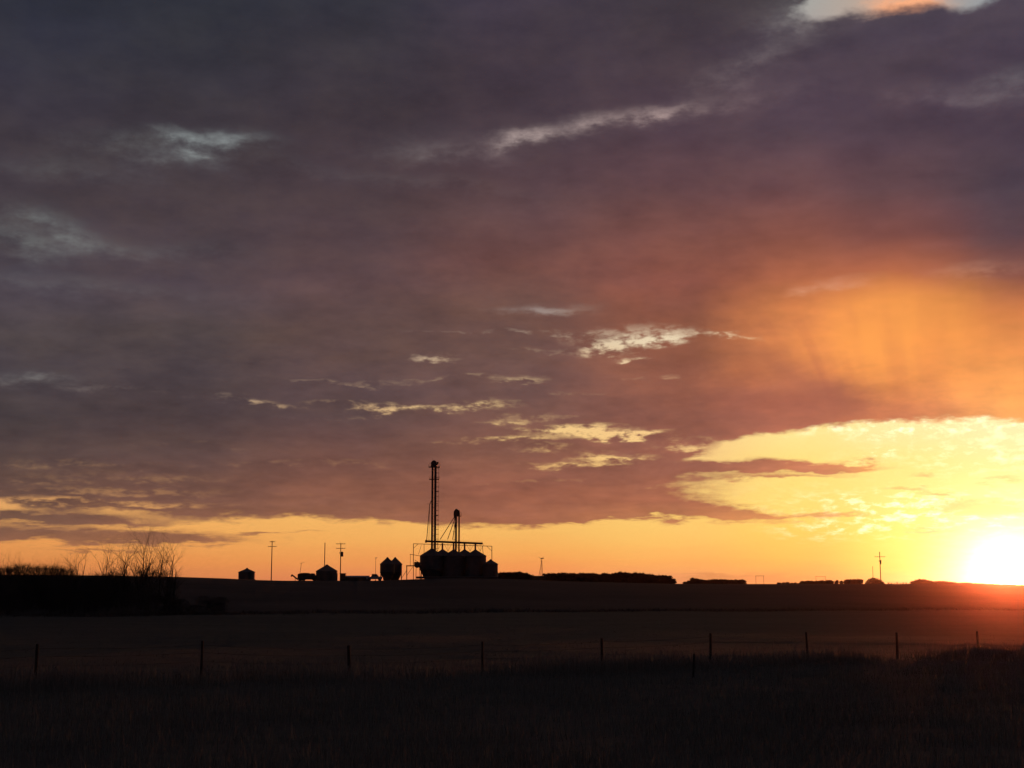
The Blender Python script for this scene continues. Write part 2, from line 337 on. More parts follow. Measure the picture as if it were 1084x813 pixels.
# ------------------------------------------------------------------ mesh builder
class MB:
    def __init__(s): s.v = []; s.f = []
    def add(s, vs, fs):
        b = len(s.v); s.v += [tuple(v) for v in vs]; s.f += [tuple(i+b for i in f) for f in fs]; return s
    def box(s, c, d, rz=0, ry=0):
        x, y, z = (k/2 for k in d); m = Matrix.Rotation(rz,3,'Z') @ Matrix.Rotation(ry,3,'Y'); c = Vector(c)
        vs = [c + m @ Vector((i*x, j*y, k*z)) for i in (-1,1) for j in (-1,1) for k in (-1,1)]
        return s.add(vs, [(0,1,3,2),(4,6,7,5),(0,4,5,1),(2,3,7,6),(0,2,6,4),(1,5,7,3)])
    def tube(s, a, b, r0, r1=None, n=6, cap=True):
        r1 = r0 if r1 is None else r1; a = Vector(a); b = Vector(b); d = (b-a)
        if d.length < 1e-6: return s
        d.normalize(); p = d.orthogonal().normalized(); q = d.cross(p)
        vs = []
        for c, r in ((a, r0), (b, r1)):
            for i in range(n):
                t = 2*math.pi*i/n; vs.append(c + p*(r*math.cos(t)) + q*(r*math.sin(t)))
        fs = [(i, (i+1)%n, n+(i+1)%n, n+i) for i in range(n)]
        if cap: fs += [tuple(range(n-1,-1,-1)), tuple(range(n, 2*n))]
        return s.add(vs, fs)
    def lathe(s, prof, n=32, c=(0,0,0)):
        vs = []; fs = []; k = len(prof); c = Vector(c)
        for r, z in prof:
            for i in range(n):
                t = 2*math.pi*i/n; vs.append(c + Vector((r*math.cos(t), r*math.sin(t), z)))
        for j in range(k-1):
            for i in range(n): fs.append((j*n+i, j*n+(i+1)%n, (j+1)*n+(i+1)%n, (j+1)*n+i))
        fs.append(tuple(range(n-1,-1,-1))); fs.append(tuple((k-1)*n+i for i in range(n)))
        return s.add(vs, fs)
    def prism(s, pts, y0, y1):
        """outline in x-z extruded along y"""
        n = len(pts); vs = [(x, y0, z) for x, z in pts] + [(x, y1, z) for x, z in pts]
        fs = [tuple(range(n)), tuple(range(2*n-1, n-1, -1))] + [(i, n+i, n+(i+1)%n, (i+1)%n) for i in range(n)]
        return s.add(vs, fs)
    def build(s, name, m, parent=None, smooth_=False):
        me = bpy.data.meshes.new(name); me.from_pydata(s.v, [], s.f); me.validate()
        if smooth_: me.polygons.foreach_set('use_smooth', [True]*len(me.polygons))
        me.materials.append(m); o = bpy.data.objects.new(name, me); col.objects.link(o)
        if parent: o.parent = parent
        return o
def tag(o, label=None, cat=None, group=None, kind=None):
    if label: o['label'] = label
    if cat: o['category'] = cat
    if group: o['group'] = group
    if kind: o['kind'] = kind
    return o
def empty(name, loc, rz=0):
    o = bpy.data.objects.new(name, None); col.objects.link(o); o.location = loc; o.rotation_euler = (0,0,rz); o.empty_display_size = 0.3; return o
def kids(o): return list(o.children)
def copy_tree(o, parent=None):
    c = o.copy(); col.objects.link(c)
    if parent: c.parent = parent
    for ch in kids(o): copy_tree(ch, c)
    return c

# ------------------------------------------------------------------ ground
def axis(lo, hi, fine, step, outer):
    a = list(np.arange(lo, hi+1e-6, step)); s = step
    x = hi
    while x < outer: s *= 1.25; x += s; a.append(min(x, outer))
    s = step; x = lo; pre = []
    while x > -outer: s *= 1.25; x -= s; pre.append(max(x, -outer))
    return np.array(pre[::-1] + a)
xs = axis(-170, 170, 0, 2.0, 3000)
ys = axis(4, 440, 0, 1.5, 3000)
XX, YY = np.meshgrid(xs, ys); ZZ = height(XX, YY)
nx, ny = len(xs), len(ys)
co = np.stack([XX, YY, ZZ], -1).reshape(-1, 3)
idx = np.arange(nx*ny).reshape(ny, nx)
fc = np.stack([idx[:-1,:-1], idx[:-1,1:], idx[1:,1:], idx[1:,:-1]], -1).reshape(-1, 4)
me = bpy.data.meshes.new('ground'); me.from_pydata(co.tolist(), [], fc.tolist())
me.polygons.foreach_set('use_smooth', [True]*len(me.polygons))
gnd = bpy.data.objects.new('ground', me); col.objects.link(gnd); tag(gnd, kind='structure')
gm = bpy.data.materials.new('prairie ground'); gm.use_nodes = True; E.nt = gm.node_tree; G = gm.node_tree
b = G.nodes['Principled BSDF']; b.inputs['Roughness'].default_value = 0.95; b.inputs['Specular IOR Level'].default_value = 0.1
tcg = G.nodes.new('ShaderNodeTexCoord'); ob = E(tcg.outputs['Object'])
sp = G.nodes.new('ShaderNodeSeparateXYZ'); G.links.new(ob.s, sp.inputs[0]); gx, gy = E(sp.outputs[0]), E(sp.outputs[1])
n1 = noise(comb(gx*0.02, gy*0.03), 1, 5, 0.6); n2 = noise(ob, 0.9, 6, 0.7); n3 = noise(comb(gx*0.012, gy*0.16, 4.0), 1, 4, 0.6)
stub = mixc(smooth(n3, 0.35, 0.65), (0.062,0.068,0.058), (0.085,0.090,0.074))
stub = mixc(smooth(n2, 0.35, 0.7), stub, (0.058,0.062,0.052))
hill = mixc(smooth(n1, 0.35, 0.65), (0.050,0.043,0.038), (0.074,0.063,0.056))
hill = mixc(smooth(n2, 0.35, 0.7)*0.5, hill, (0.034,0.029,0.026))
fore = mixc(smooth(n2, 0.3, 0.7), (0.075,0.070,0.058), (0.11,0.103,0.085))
fcv = G.nodes.new('ShaderNodeValToRGB')           # where the far field starts, over x
fcv.color_ramp.interpolation = 'EASE'
while len(fcv.color_ramp.elements) < len(foot_x): fcv.color_ramp.elements.new(0.5)
for i, (x, y) in enumerate(zip(foot_x, foot_y)):
    e = fcv.color_ramp.elements[i]; e.position = (x+400)/800; e.color = (y/300,)*3+(1,)
G.links.new(((gx+400.0)/800.0).s, fcv.inputs[0])
fy = E(fcv.outputs[0])*300.0
wig = (n1-0.5)*14.0
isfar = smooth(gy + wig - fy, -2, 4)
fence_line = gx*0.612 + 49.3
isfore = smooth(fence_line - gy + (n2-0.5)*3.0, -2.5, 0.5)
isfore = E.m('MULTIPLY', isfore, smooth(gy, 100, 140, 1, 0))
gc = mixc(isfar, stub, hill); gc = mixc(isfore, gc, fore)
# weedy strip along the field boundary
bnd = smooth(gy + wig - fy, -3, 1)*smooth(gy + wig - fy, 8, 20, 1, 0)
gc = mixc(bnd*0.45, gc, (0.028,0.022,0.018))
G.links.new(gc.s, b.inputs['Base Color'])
bn = G.nodes.new('ShaderNodeBump'); bn.inputs['Strength'].default_value = 0.4; bn.inputs['Distance'].default_value = 0.06
G.links.new(noise(ob, 2.5, 6, 0.7).s, bn.inputs['Height']); G.links.new(bn.outputs[0], b.inputs['Normal'])
me.materials.append(gm)

# ------------------------------------------------------------------ grass (one mass)
rng = np.random.default_rng(3)
def grass(name, n, sample, hmin, hmax, wdt, m, label, lean=0.35):
    X, Y = sample(n); n = len(X); Z = height(X, Y) - 0.03
    th = rng.uniform(0, 2*np.pi, n); h = rng.uniform(hmin, hmax, n)*rng.uniform(0.6, 1.15, n)
    ld = rng.uniform(0, 2*np.pi, n); lm = rng.uniform(0.05, lean, n)*h
    wv = wdt*rng.uniform(0.6, 1.4, n)
    c, s = np.cos(th)*wv/2, np.sin(th)*wv/2
    lx, ly = np.cos(ld)*lm, np.sin(ld)*lm
    V = np.empty((n, 5, 3))
    V[:,0] = np.stack([X-c, Y-s, Z], -1); V[:,1] = np.stack([X+c, Y+s, Z], -1)
    mx, my, mz = X+lx*0.35, Y+ly*0.35, Z+h*0.55
    V[:,2] = np.stack([mx+c*.8, my+s*.8, mz], -1); V[:,3] = np.stack([mx-c*.8, my-s*.8, mz], -1)
    V[:,4] = np.stack([X+lx, Y+ly, Z+h*np.sqrt(1-(lm/h)**2)], -1)
    me = bpy.data.meshes.new(name); me.vertices.add(n*5); me.vertices.foreach_set('co', V.reshape(-1))
    base = np.arange(n)*5
    lp = np.stack([base, base+1, base+2, base+3, base+3, base+2, base+4], -1).reshape(-1)
    me.loops.add(len(lp)); me.loops.foreach_set('vertex_index', lp)
    me.polygons.add(n*2)
    st = np.stack([np.arange(n)*7, np.arange(n)*7+4], -1).reshape(-1)
    me.polygons.foreach_set('loop_start', st)
    me.update(calc_edges=True); me.validate()
    me.materials.append(m); o = bpy.data.objects.new(name, me); col.objects.link(o)
    tag(o, label, 'grass', kind='stuff'); return o
gmat = mat('dry grass', (0.20,0.195,0.165), 0.9, 0, 0.3, 0.25, island=True)
gmat2 = mat('tall straw grass', (0.22,0.20,0.17), 0.9, 0, 0.4, 0.3, island=True)
def s_fore(n):
    Y = 8 + 58*rng.random(n)**0.85; X = (rng.random(n)*2-1)*(6+Y*0.47)
    cl = np.sin(X*0.8+np.sin(Y*0.6)*2)*np.sin(Y*0.9+X*0.3)
    k = (Y < 49.3+X*0.612+1.0) & (rng.random(n) < 0.55+0.45*cl); return X[k], Y[k]
grass('dry_grass', 300000, s_fore, 0.16, 0.42, 0.012, gmat, 'short dry grass covering the roadside verge in front of the fence')
def s_fence(n):
    t = rng.uniform(-14, 62, n); d = rng.normal(-0.4, 1.1, n)
    X = -13.6 + t*0.853 - d*0.522 - 4; Y = 41 + t*0.522 + d*0.853 - 2.6
    tt = t*0.45; k = rng.random(n) < 0.40+0.5*np.sin(tt)*np.sin(tt*0.37+1) + 0.1*np.sin(tt*5.1)
    return X[k], Y[k]
grass('tall_grass', 60000, s_fence, 0.38, 0.85, 0.013, gmat2, 'taller straw coloured grass growing along the wire fence', 0.5)
def s_stub(n):
    Y = 45 + 110*rng.random(n)**1.2; X = (rng.random(n)*2-1)*(8+Y*0.45)
    k = Y > 49.3+X*0.612+0.5; return X[k], np.round(Y[k]/0.8)*0.8 + rng.normal(0,0.08,k.sum())
grass('field_stubble', 60000, s_stub, 0.04, 0.09, 0.02, mat('stubble', (0.050,0.056,0.048), 0.9, 0, 0.35, 0.2, island=True), 'cut stubble standing in rows in the field behind the fence', 0.2)
def s_weed(n):
    X = rng.uniform(-60, 150, n); f = np.interp(X, foot_x, foot_y); Y = f + rng.normal(2, 5, n); return X, Y
grass('weed_strip', 14000, s_weed, 0.2, 0.5, 0.05, mat('dead weeds', (0.040,0.030,0.024), 0.9, 0, 0.4, 0.1, island=True), 'dark weedy strip where the stubble meets the rising far field', 0.5)

# ------------------------------------------------------------------ wire fence
fr = empty('wire_fence', (-13.6, 41, gz(-13.6, 41)))
tag(fr, 'long wire fence of weathered wooden posts crossing the dark field', 'fence')
FP = []
Z0 = 41.0
for i in range(-2, 13):
    x = Z0*(-0.333 + i*0.1030); y = Z0*(1 + i*0.0631)
    FP.append((x, y))
tops = []
for i, (x, y) in enumerate(FP):
    k = random.uniform(-1, 1); z = gz(x, y); h = 1.22 + 0.05*k - 0.022*max(0, i-3)
    m_ = MB(); lx, ly = random.uniform(-.04,.04), random.uniform(-.04,.04); r = random.uniform(.042,.066); lx *= 2.2; h *= random.uniform(.93,1.05)
    b0 = Vector((x, y, z-0.4)) - fr.location; t0 = Vector((x+lx, y+ly, z+h)) - fr.location
    mid = b0.lerp(t0, 0.55) + Vector((random.uniform(-.012,.012), 0, 0))
    m_.tube(b0, mid, r, r*0.97, 9); m_.tube(mid, t0, r*0.97, r*0.88, 9)
    m_.build('post', M['post'], fr); tops.append((b0, t0))
for hgt in (0.35, 0.62, 0.88, 1.1):
    m_ = MB()
    for (b0, t0), (b1, t1) in zip(tops, tops[1:]):
        a = b0.lerp(t0, (hgt+0.4)/(1.62)); c = b1.lerp(t1, (hgt+0.4)/(1.62)); a = a + Vector((0,-.07,0)); c = c + Vector((0,-.07,0))
        pr = a
        for q in range(1, 7):
            u = q/6; p = a.lerp(c, u) - Vector((0,0,0.05*4*u*(1-u))); m_.tube(pr, p, 0.004, n=4, cap=False); pr = p
    m_.build('wire', M['wire'], fr)
p = at(733, 700, 47.5)
s_ = empty('leaning_stake', (p.x, 47.5, gz(p.x, 47.5)), 0.4)
tag(s_, 'short leaning wooden stake standing in the tall grass just before the fence', 'stake')
MB().tube((0,0,-.3), (0.07,0,0.78), .04, .034, 8).build('stake_shaft', M['post'], s_)
MB().lathe([(.036,0.775),(.030,0.79),(.012,0.80)], 8, (0.071,0,0)).build('stake_tip', M['wood'], s_)

# ------------------------------------------------------------------ bins
def ribbed(r, z0, z1, step=0.33, a=0.02):
    n = max(2, int((z1-z0)/step)*2); return [(r + (a if i % 2 else 0), z0+(z1-z0)*i/n) for i in range(n+1)]
def grain_bin(px, Y, rad_px, y_eave, y_apex, hopper=None, label='', group=None, tube_top=0.35, turn=0.0, lad=True, cone=.08):
    k = mpp(Y); x = at(px, 606, Y).x; g = gz(x, Y); rt = empty('hopper_bin' if hopper else 'grain_bin', (x, Y, g-0.05), turn)
    tag(rt, label, 'grain bin', group)
    r = rad_px*k; ze = zat(y_eave, Y) - g; za = zat(y_apex, Y) - g
    zb = 0.0
    if hopper: zb = zat(hopper, Y) - g
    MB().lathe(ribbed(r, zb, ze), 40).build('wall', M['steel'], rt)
    rc = max(r*0.14, 0.28)
    nr = 20; rf = MB().lathe([(r+0.10, ze-0.05), (r+0.10, ze+0.03), (rc, za-0.12), (rc*0.9, za-0.10)], 40)
    roof = rf.build('roof', M['steel'], rt)
    rb = MB()
    for i in range(nr):
        t = 2*math.pi*i/nr; cx_, sy = math.cos(t), math.sin(t)
        rb.tube((cx_*(r+.08), sy*(r+.08), ze+.05), (cx_*rc, sy*rc, za-.10), .03, .03, 4)
    rb.build('roof_rib', M['steel'], roof)
    MB().lathe([(rc+.05, za-.16), (rc+.05, za-.04), (rc*.5, za+tube_top*.4), (rc*.35, za+tube_top*.5)], 18).build('roof_cap', M['dark'], rt)
    if hopper:
        zc = max(0.7, zb*0.18)
        MB().lathe([(r*cone, zc if cone < .2 else .15), (r, zb+0.02)], 40).build('hopper_cone', M['steel'], rt)
        MB().lathe([(r+.05, zb-.12),(r+.05, zb+.1)], 40).build('ring_beam', M['dark'], rt)
        for i in range(8):
            t = 2*math.pi*(i+.5)/8
            MB().tube((math.cos(t)*r*.96, math.sin(t)*r*.96, 0), (math.cos(t)*r*.96, math.sin(t)*r*.96, zb), .08, .08, 6).build('leg', M['dark'], rt)
    else:
        MB().lathe([(r+.12, -.3), (r+.12, .12)], 40).build('foundation', M['shed'], rt)
        a = -math.pi/2 + 0.5
        MB().box((math.cos(a)*(r+.03), math.sin(a)*(r+.03), 1.2), (0.75, 0.08, 1.7), a+math.pi/2).build('door', M['dark'], rt)
    if lad:
        l = MB(); a = -math.pi/2 - 0.55
        for s in (-.2, .2):
            q = Vector((math.cos(a)*(r+.15), math.sin(a)*(r+.15), 0)) + Vector((-math.sin(a)*s, math.cos(a)*s, 0))
            l.tube(q + Vector((0,0,zb+.2)), q + Vector((0,0,ze+.2)), .025, n=4)
        z = zb+.4
        while z < ze:
            q = Vector((math.cos(a)*(r+.15), math.sin(a)*(r+.15), z)); d = Vector((-math.sin(a)*.2, math.cos(a)*.2, 0))
            l.tube(q-d, q+d, .015, n=4); z += .4
        l.build('ladder', M['dark'], rt)
    return rt
BG = 'steel grain bins clustered under the overhead conveyor'
YC = 402.0
grain_bin(457, YC, 12.6, 588.4, 580.8, 603, 'large steel hopper bin at the left end under the overhead conveyor', BG, cone=.62)
grain_bin(480.2, YC, 11.6, 588.6, 581.8, None, 'large steel grain bin in the middle of the front row, beneath the shorter elevator', BG, turn=.5)
grain_bin(503.2, YC, 11.8, 588.6, 582.0, None, 'large steel grain bin at the right end of the row under the overhead conveyor', BG, turn=1)
grain_bin(468.4, YC+6.4, 11.6, 588.4, 581.6, None, 'rear steel grain bin between the tall elevator and the shorter one', BG, turn=.2)
grain_bin(491.8, YC+6.4, 11.6, 588.6, 581.8, None, 'rear steel grain bin just right of the shorter elevator', BG, turn=.8)
grain_bin(519.3, YC-3.5, 8.0, 597.2, 592.4, None, 'smaller low steel bin tucked beside the right end of the big bin row')
grain_bin(410.0, YC, 7.7, 597.2, 590.2, 606, 'left one of two narrow hopper bins with steep pointed roofs', 'pair of narrow hopper bins', cone=.5)
grain_bin(418.2, YC+3.6, 7.6, 597.4, 590.2, 606, 'right one of two narrow hopper bins with steep pointed roofs', 'pair of narrow hopper bins', cone=.5)
grain_bin(346.0, 396, 11.4, 604.6, 598.0, None, 'squat wide grain bin with conical roof beside the bare mast', lad=True)
grain_bin(261.4, 392, 8.8, 605.6, 601.6, None, 'small lone round bin far left on the ridge, apart from the farmyard')

# ------------------------------------------------------------------ elevators
def rail_platform(par, cx, cy, z, w_, d_, name='platform', rail=1.1):
    pf = MB().box((cx, cy, z), (w_, d_, .20)).build(name, M['dark'], par)
    m_ = MB()
    for sx in (-1, 0, 1):
        for sy in (-1, 1):
            x_, y_ = cx+sx*(w_/2-.03), cy+sy*(d_/2-.03); m_.tube((x_, y_, z), (x_, y_, z+rail), .025, n=4)
    for h in (rail*.5, rail):
        for a, b_ in (((-1,-1),(1,-1)), ((1,-1),(1,1)), ((1,1),(-1,1)), ((-1,1),(-1,-1))):
            m_.tube((cx+a[0]*(w_/2-.03), cy+a[1]*(d_/2-.03), z+h), (cx+b_[0]*(w_/2-.03), cy+b_[1]*(d_/2-.03), z+h), .022, n=4)
    m_.build('railing', M['dark'], pf); return pf
def ladder_mb(x, y, z0, z1, cage=True):
    m_ = MB()
    for s in (-.2, .2): m_.tube((x, y+s, z0), (x, y+s, z1), .03, n=4)
    z = z0+.3
    while z < z1: m_.tube((x, y-.2, z), (x, y+.2, z), .018, n=4); z += .33
    if cage:
        z = z0+2.5
        while z < z1:
            pr = None
            for i in range(9):
                t = -math.pi/2 + math.pi*i/8; q = Vector((x+math.cos(t)*.72, y+math.sin(t)*.36, z))
                if pr is not None: m_.tube(pr, q, .055, n=4)
                pr = q
            z += 1.35
        for t in (-.8, 0, .8): m_.tube((x+math.cos(t)*.72, y+math.sin(t)*.36, z0+2.5), (x+math.cos(t)*.72, y+math.sin(t)*.36, z1), .028, n=4)
    return m_
YE = 405.2
k = mpp(YE)
def loc(px, py, rt, Y=YE, y=0): q = at(px, py, Y); return Vector((q.x-rt.location.x, y, q.z-rt.location.z))
x0 = at(458.5, 600, YE-5.2).x
YL = 398.6 + 4.9
x0 = at(458.6, 600, YL).x
el1 = empty('bucket_elevator', (x0, YL, gz(x0, YL)))
tag(el1, 'tallest grain elevator leg, with two railed platforms and a caged ladder', 'grain elevator', 'grain elevator legs above the bins')
L = lambda px, py: loc(px, py, el1, YL)
for xa in (-1.5, 1.6):
    zt = L(458.6, 493).z
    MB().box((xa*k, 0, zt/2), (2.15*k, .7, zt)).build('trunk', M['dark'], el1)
hd = L(458.6, 493.5).z; ht = L(458.6, 487.4).z
MB().prism([(-3.3*k, hd-.4), (3.2*k, hd-.4), (3.2*k, hd+1.0), (2.1*k, ht-.25), (.8*k, ht), (-.8*k, ht), (-2.1*k, ht-.25), (-3.3*k, hd+1.0)], -.45, .45).build('head_hood', M['dark'], el1)
mo = MB().tube((3.1*k, 0, hd+.95), (5.0*k, 0, hd+.95), .32, n=10).build('motor', M['dark'], el1)
MB().box((3.6*k, 0, hd+.45), (1.6*k, .6, .25)).build('motor_mount', M['dark'], mo)
z1 = L(0, 494.4).z; rail_platform(el1, .4*k, 0, z1, 12.4*k, 1.7)
z2 = L(0, 507.4).z; rail_platform(el1, .5*k, 0, z2, 11.0*k, 1.5, rail=.9)
for py, w_ in ((520, 3.2), (533.3, 3.0), (546, 3)):
    MB().box((3.6*k, 0, L(0, py).z), (w_*k, .8, .10)).build('rest_platform', M['dark'], el1)
ladder_mb(2.75*k, 0, L(0,590).z, L(0,494).z).build('ladder', M['dark'], el1)
br = MB()
zz = 1.5
while zz < hd: br.box((0, 0, zz), (4.6*k, .5, .07)); zz += 2.7
br.box((0, .3, hd/2), (.08, .06, hd))
br.build('trunk_brace', M['dark'], el1)
a0 = L(454.9, 533.5); a1 = L(451.6, 572.5)
MB().tube(a0, a1, .10, n=8).tube(a0, L(456.6, 530), .10, n=8).build('spout', M['dark'], el1)
MB().tube(L(454.9, 533), L(454.0, 572.5), .05, n=6).build('downpipe', M['dark'], el1)
MB().box((-4.6*k, 0, a0.z), (6*k, .08, .08)).build('bracket', M['dark'], el1)
MB().tube(L(458.0, 487.5), L(457.6, 484.6), .03, n=4).build('beacon_rod', M['dark'], el1)

YM = 402+3.4
x1 = at(484.2, 600, YM).x
el2 = empty('bucket_elevator', (x1, YM, gz(x1, YM)))
tag(el2, 'shorter grain elevator leg with slanting spouts fanning down to its left', 'grain elevator', 'grain elevator legs above the bins')
L2 = lambda px, py, y=0: loc(px, py, el2, YM, y)
for px_, w_ in ((482.8, 2.0), (486.1, 1.8)):
    q = L2(px_, 544); MB().box((q.x, 0, q.z/2), (w_*k, .5, q.z)).build('trunk', M['dark'], el2)
hb = L2(0,545.6).z; hT = L2(0,538.6).z; xa, xb = L2(480.4,540).x, L2(487.2,540).x
MB().prism([(xa+.1, hb-.9), (xb-.3, hb), (xb, hb+.5), (xb-.35, hT-.5), (xb-1.0, hT), (xa+.5, hT-.1), (xa, hT-.8), (xa-.05, hb+.2)], -.45, .45).build('head_hood', M['dark'], el2)
MB().tube((xb-.1, 0, hb+1.2), (L2(488.3,0).x, 0, hb+1.2), .26, n=10).build('motor', M['dark'], el2)
rail_platform(el2, L2(488,0).x, 0, L2(0,546.3).z, 7.6*k, 1.3, rail=1.0)
for (p0, p1) in (((481.2,547),(466.0,571)), ((482.0,548),(473.8,571)), ((482.6,549),(479.2,571))):
    MB().tube(L2(*p0), L2(*p1), .10, n=8).build('spout', M['dark'], el2)
ladder_mb(L2(487.0,0).x, 0, L2(0,582).z, L2(0,546).z, cage=False).build('ladder', M['dark'], el2)
br = MB(); zz = 1.5
while zz < hb: br.box((L2(484.35,0).x, 0, zz), (3.6*k, .4, .07)); zz += 2.4
br.box((L2(484.35,0).x, .25, hb/2), (.08, .06, hb))
br.build('trunk_brace', M['dark'], el2)

# overhead conveyor along the bin tops, with a drop spout over each bin
YV = YC + 1.0
xv = at(480.6, 600, YV).x
cv = empty('overhead_conveyor', (xv, YV, gz(xv, YV)))
tag(cv, 'long dark overhead conveyor beam running above the bin roofs', 'conveyor')
LV = lambda px, py, y=0: loc(px, py, cv, YV, y)
q0, q1 = LV(450.6, 572.9), LV(511.2, 575.4)
d = (q1-q0); ang = -math.atan2(d.z, d.x)
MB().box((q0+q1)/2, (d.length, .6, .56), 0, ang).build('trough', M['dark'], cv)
MB().box(q0 + Vector((.1,0,-.05)), (.5, .75, .75)).build('drive_box', M['dark'], cv)
for px_ in (457.4, 468.4, 480.2, 491.9, 503.2):
    a_ = LV(px_, 575); e_ = LV(px_, 582.2)
    MB().tube(a_, e_, .26, .26, 10).build('drop_spout', M['dark'], cv)
for px_ in (463, 474.2, 486.5, 497.6, 508.3):
    a_ = LV(px_, 574.6); c_ = LV(px_, 583.8)
    m_ = MB().tube(a_, c_, .05, n=4)
    for s in (-1, 1): m_.tube(LV(px_+s*4.2, 575.5), LV(px_+s*1.0, 581.5), .045, n=4).tube(LV(px_+s*1.0, 581.5), c_, .045, n=4)
    m_.build('support_strut', M['dark'], cv)
m_ = MB()
for i in range(22):
    a_ = q0.lerp(q1, (i+.5)/22)+Vector((0,-.45,0)); m_.tube(a_, a_+Vector((0,0,.55)), .02, n=4)
m_.tube(q0+Vector((0,-.45,.55)), q1+Vector((0,-.45,.55)), .02, n=4); m_.tube(q0+Vector((0,-.45,0)), q1+Vector((0,-.45,0)), .02, n=4)
m_.build('handrail', M['dark'], cv)

# light gantry frame that straddles the whole bin row
YG = YC + 8
xg = at(479, 600, YG).x
ga = empty('gantry_frame', (xg, YG, gz(xg, YG)))
tag(ga, 'thin steel gantry frame standing around the bin row, posts at both ends', 'gantry')
LG = lambda px, py, y=0: loc(px, py, ga, YG, y)
for pt, pb in (((437.6,575.5),(437.6,614)), ((520.7,578),(520.7,614))):
    MB().tube(LG(*pt), LG(*pb), .10, n=6).build('post', M['dark'], ga)
MB().tube(LG(437.6,575.6), LG(520.7,578.2), .085, n=6).build('top_beam', M['dark'], ga)
MB().tube(LG(437.6,580.5), LG(442.5,575.8), .06, n=5).build('corner_brace', M['dark'], ga)
MB().tube(LG(520.7,583.5), LG(515.2,578.1), .06, n=5).build('corner_brace', M['dark'], ga)
MB().tube(LG(448.9,575.9), LG(448.9,590), .07, n=5).build('inner_post', M['dark'], ga)
MB().tube(LG(446,577), LG(443,587), .05, n=5).build('stay', M['dark'], ga)
MB().tube(LG(510.5,578), LG(512,590), .08, n=5).build('stay', M['dark'], ga)

# loading frame left of the bins
YF = YC
xf = at(435, 600, YF).x
lf = empty('loading_frame', (xf, YF, gz(xf, YF)))
tag(lf, 'small open loading frame with level beam between the narrow bins and the big bins', 'loading frame')
LF = lambda px, py, y=0: loc(px, py, lf, YF, y)
MB().tube(LF(430.6,599.3), LF(430.6,615), .13, n=6).build('post', M['dark'], lf)
MB().tube(LF(434.3,587.0), LF(434.3,599), .06, n=6).build('post', M['dark'], lf)
MB().box((LF(430,599).lerp(LF(444,599), .5)), (14*k, .5, .28)).build('beam', M['dark'], lf)
MB().box((LF(433.6,586.6).lerp(LF(445,588.6), .5)), (11*k, .4, .12), 0, .16).build('chute', M['dark'], lf)
MB().tube(LF(424.5,613), LF(430.4,604), .06, n=5).tube(LF(430.8,609), LF(437,600), .05, n=5).build('brace', M['dark'], lf)
# aeration blower hung beside the left hopper bin
xb_ = at(442, 600, YC-3.5).x
bl = empty('aeration_blower', (xb_, YC-3.5, gz(xb_, YC-3.5)))
tag(bl, 'ragged dark blower and duct bulging from the left side of the leftmost big bin', 'blower')
LB = lambda px, py, y=0: loc(px, py, bl, YC-3.5, y)
c_ = LB(441.6, 598)
MB().tube(c_+Vector((0,-.5,0)), c_+Vector((0,.5,0)), .85, n=18).build('fan_housing', M['dark'], bl)
MB().tube(LB(438.5,595.8), LB(444.5,596.8), .3, .45, 8).tube(LB(444.8,599), LB(447.8,604.5), .5, .3, 8).build('duct', M['dark'], bl)
MB().tube(LB(440.6,600), LB(440.2,614), .07, n=6).tube(LB(444,600), LB(444.6,614), .07, n=6).build('stand', M['dark'], bl)
MB().box(LB(441.5,594.2), (1.6, .5, .12), 0, .5).build('intake_flap', M['dark'], bl)
# low skid tank / hopper at the foot
def low_shed(px0, px1, ytop, Y, label, name='shed', cat='shed', m='shed', rf='shed', pitch=.35, depth=5, windows=0):
    xa = at(px0, 606, Y).x; xb = at(px1, 606, Y).x; xc = (xa+xb)/2; g = gz(xc, Y); w_ = xb-xa; h = zat(ytop, Y)-g
    rt = empty(name, (xc, Y, g-.1)); tag(rt, label, cat)
    hw = h - pitch
    MB().prism([(-w_/2, 0), (w_/2, 0), (w_/2, hw), (-w_/2, hw)], -depth/2, depth/2).build('wall', M[m], rt)
    r = MB(); o_ = .15
    r.add([(-w_/2-o_, -depth/2-o_, hw+.003), (w_/2+o_, -depth/2-o_, hw+.003), (w_/2+o_, depth/2+o_, hw+.003), (-w_/2-o_, depth/2+o_, hw+.003), (-w_/2-o_, 0, h), (w_/2+o_, 0, h)],
          [(0,1,5,4), (2,3,4,5), (0,4,3), (1,2,5), (3,2,1,0)])
    r.build('roof', M[rf], rt)
    MB().box((0, -depth/2-.03, min(1.0, hw*.45)), (min(1.2, w_*.4), .06, min(1.9, hw*.85))).build('door', M['dark'], rt)
    return rt
low_shed(441, 527, 609.8, YC-8.5, 'very low dark pump house strip at the foot of the big bins', 'pump_house', 'building', pitch=.2, depth=2.5)
low_shed(360.2, 366.0, 606.4, 399, 'small boxy dark shed right beside the transformer pole', pitch=.12, depth=2)
low_shed(366.8, 391.5, 609.0, 403, 'long low machine shed with pale roof behind the parked pickup', 'machine_shed', 'shed', 'shed', 'tin', .45, 7)
low_shed(559, 578, 609.2, 418, 'low flat-roofed hut at the foot of the wind tower', 'farm_hut', 'building', pitch=.15, depth=5)

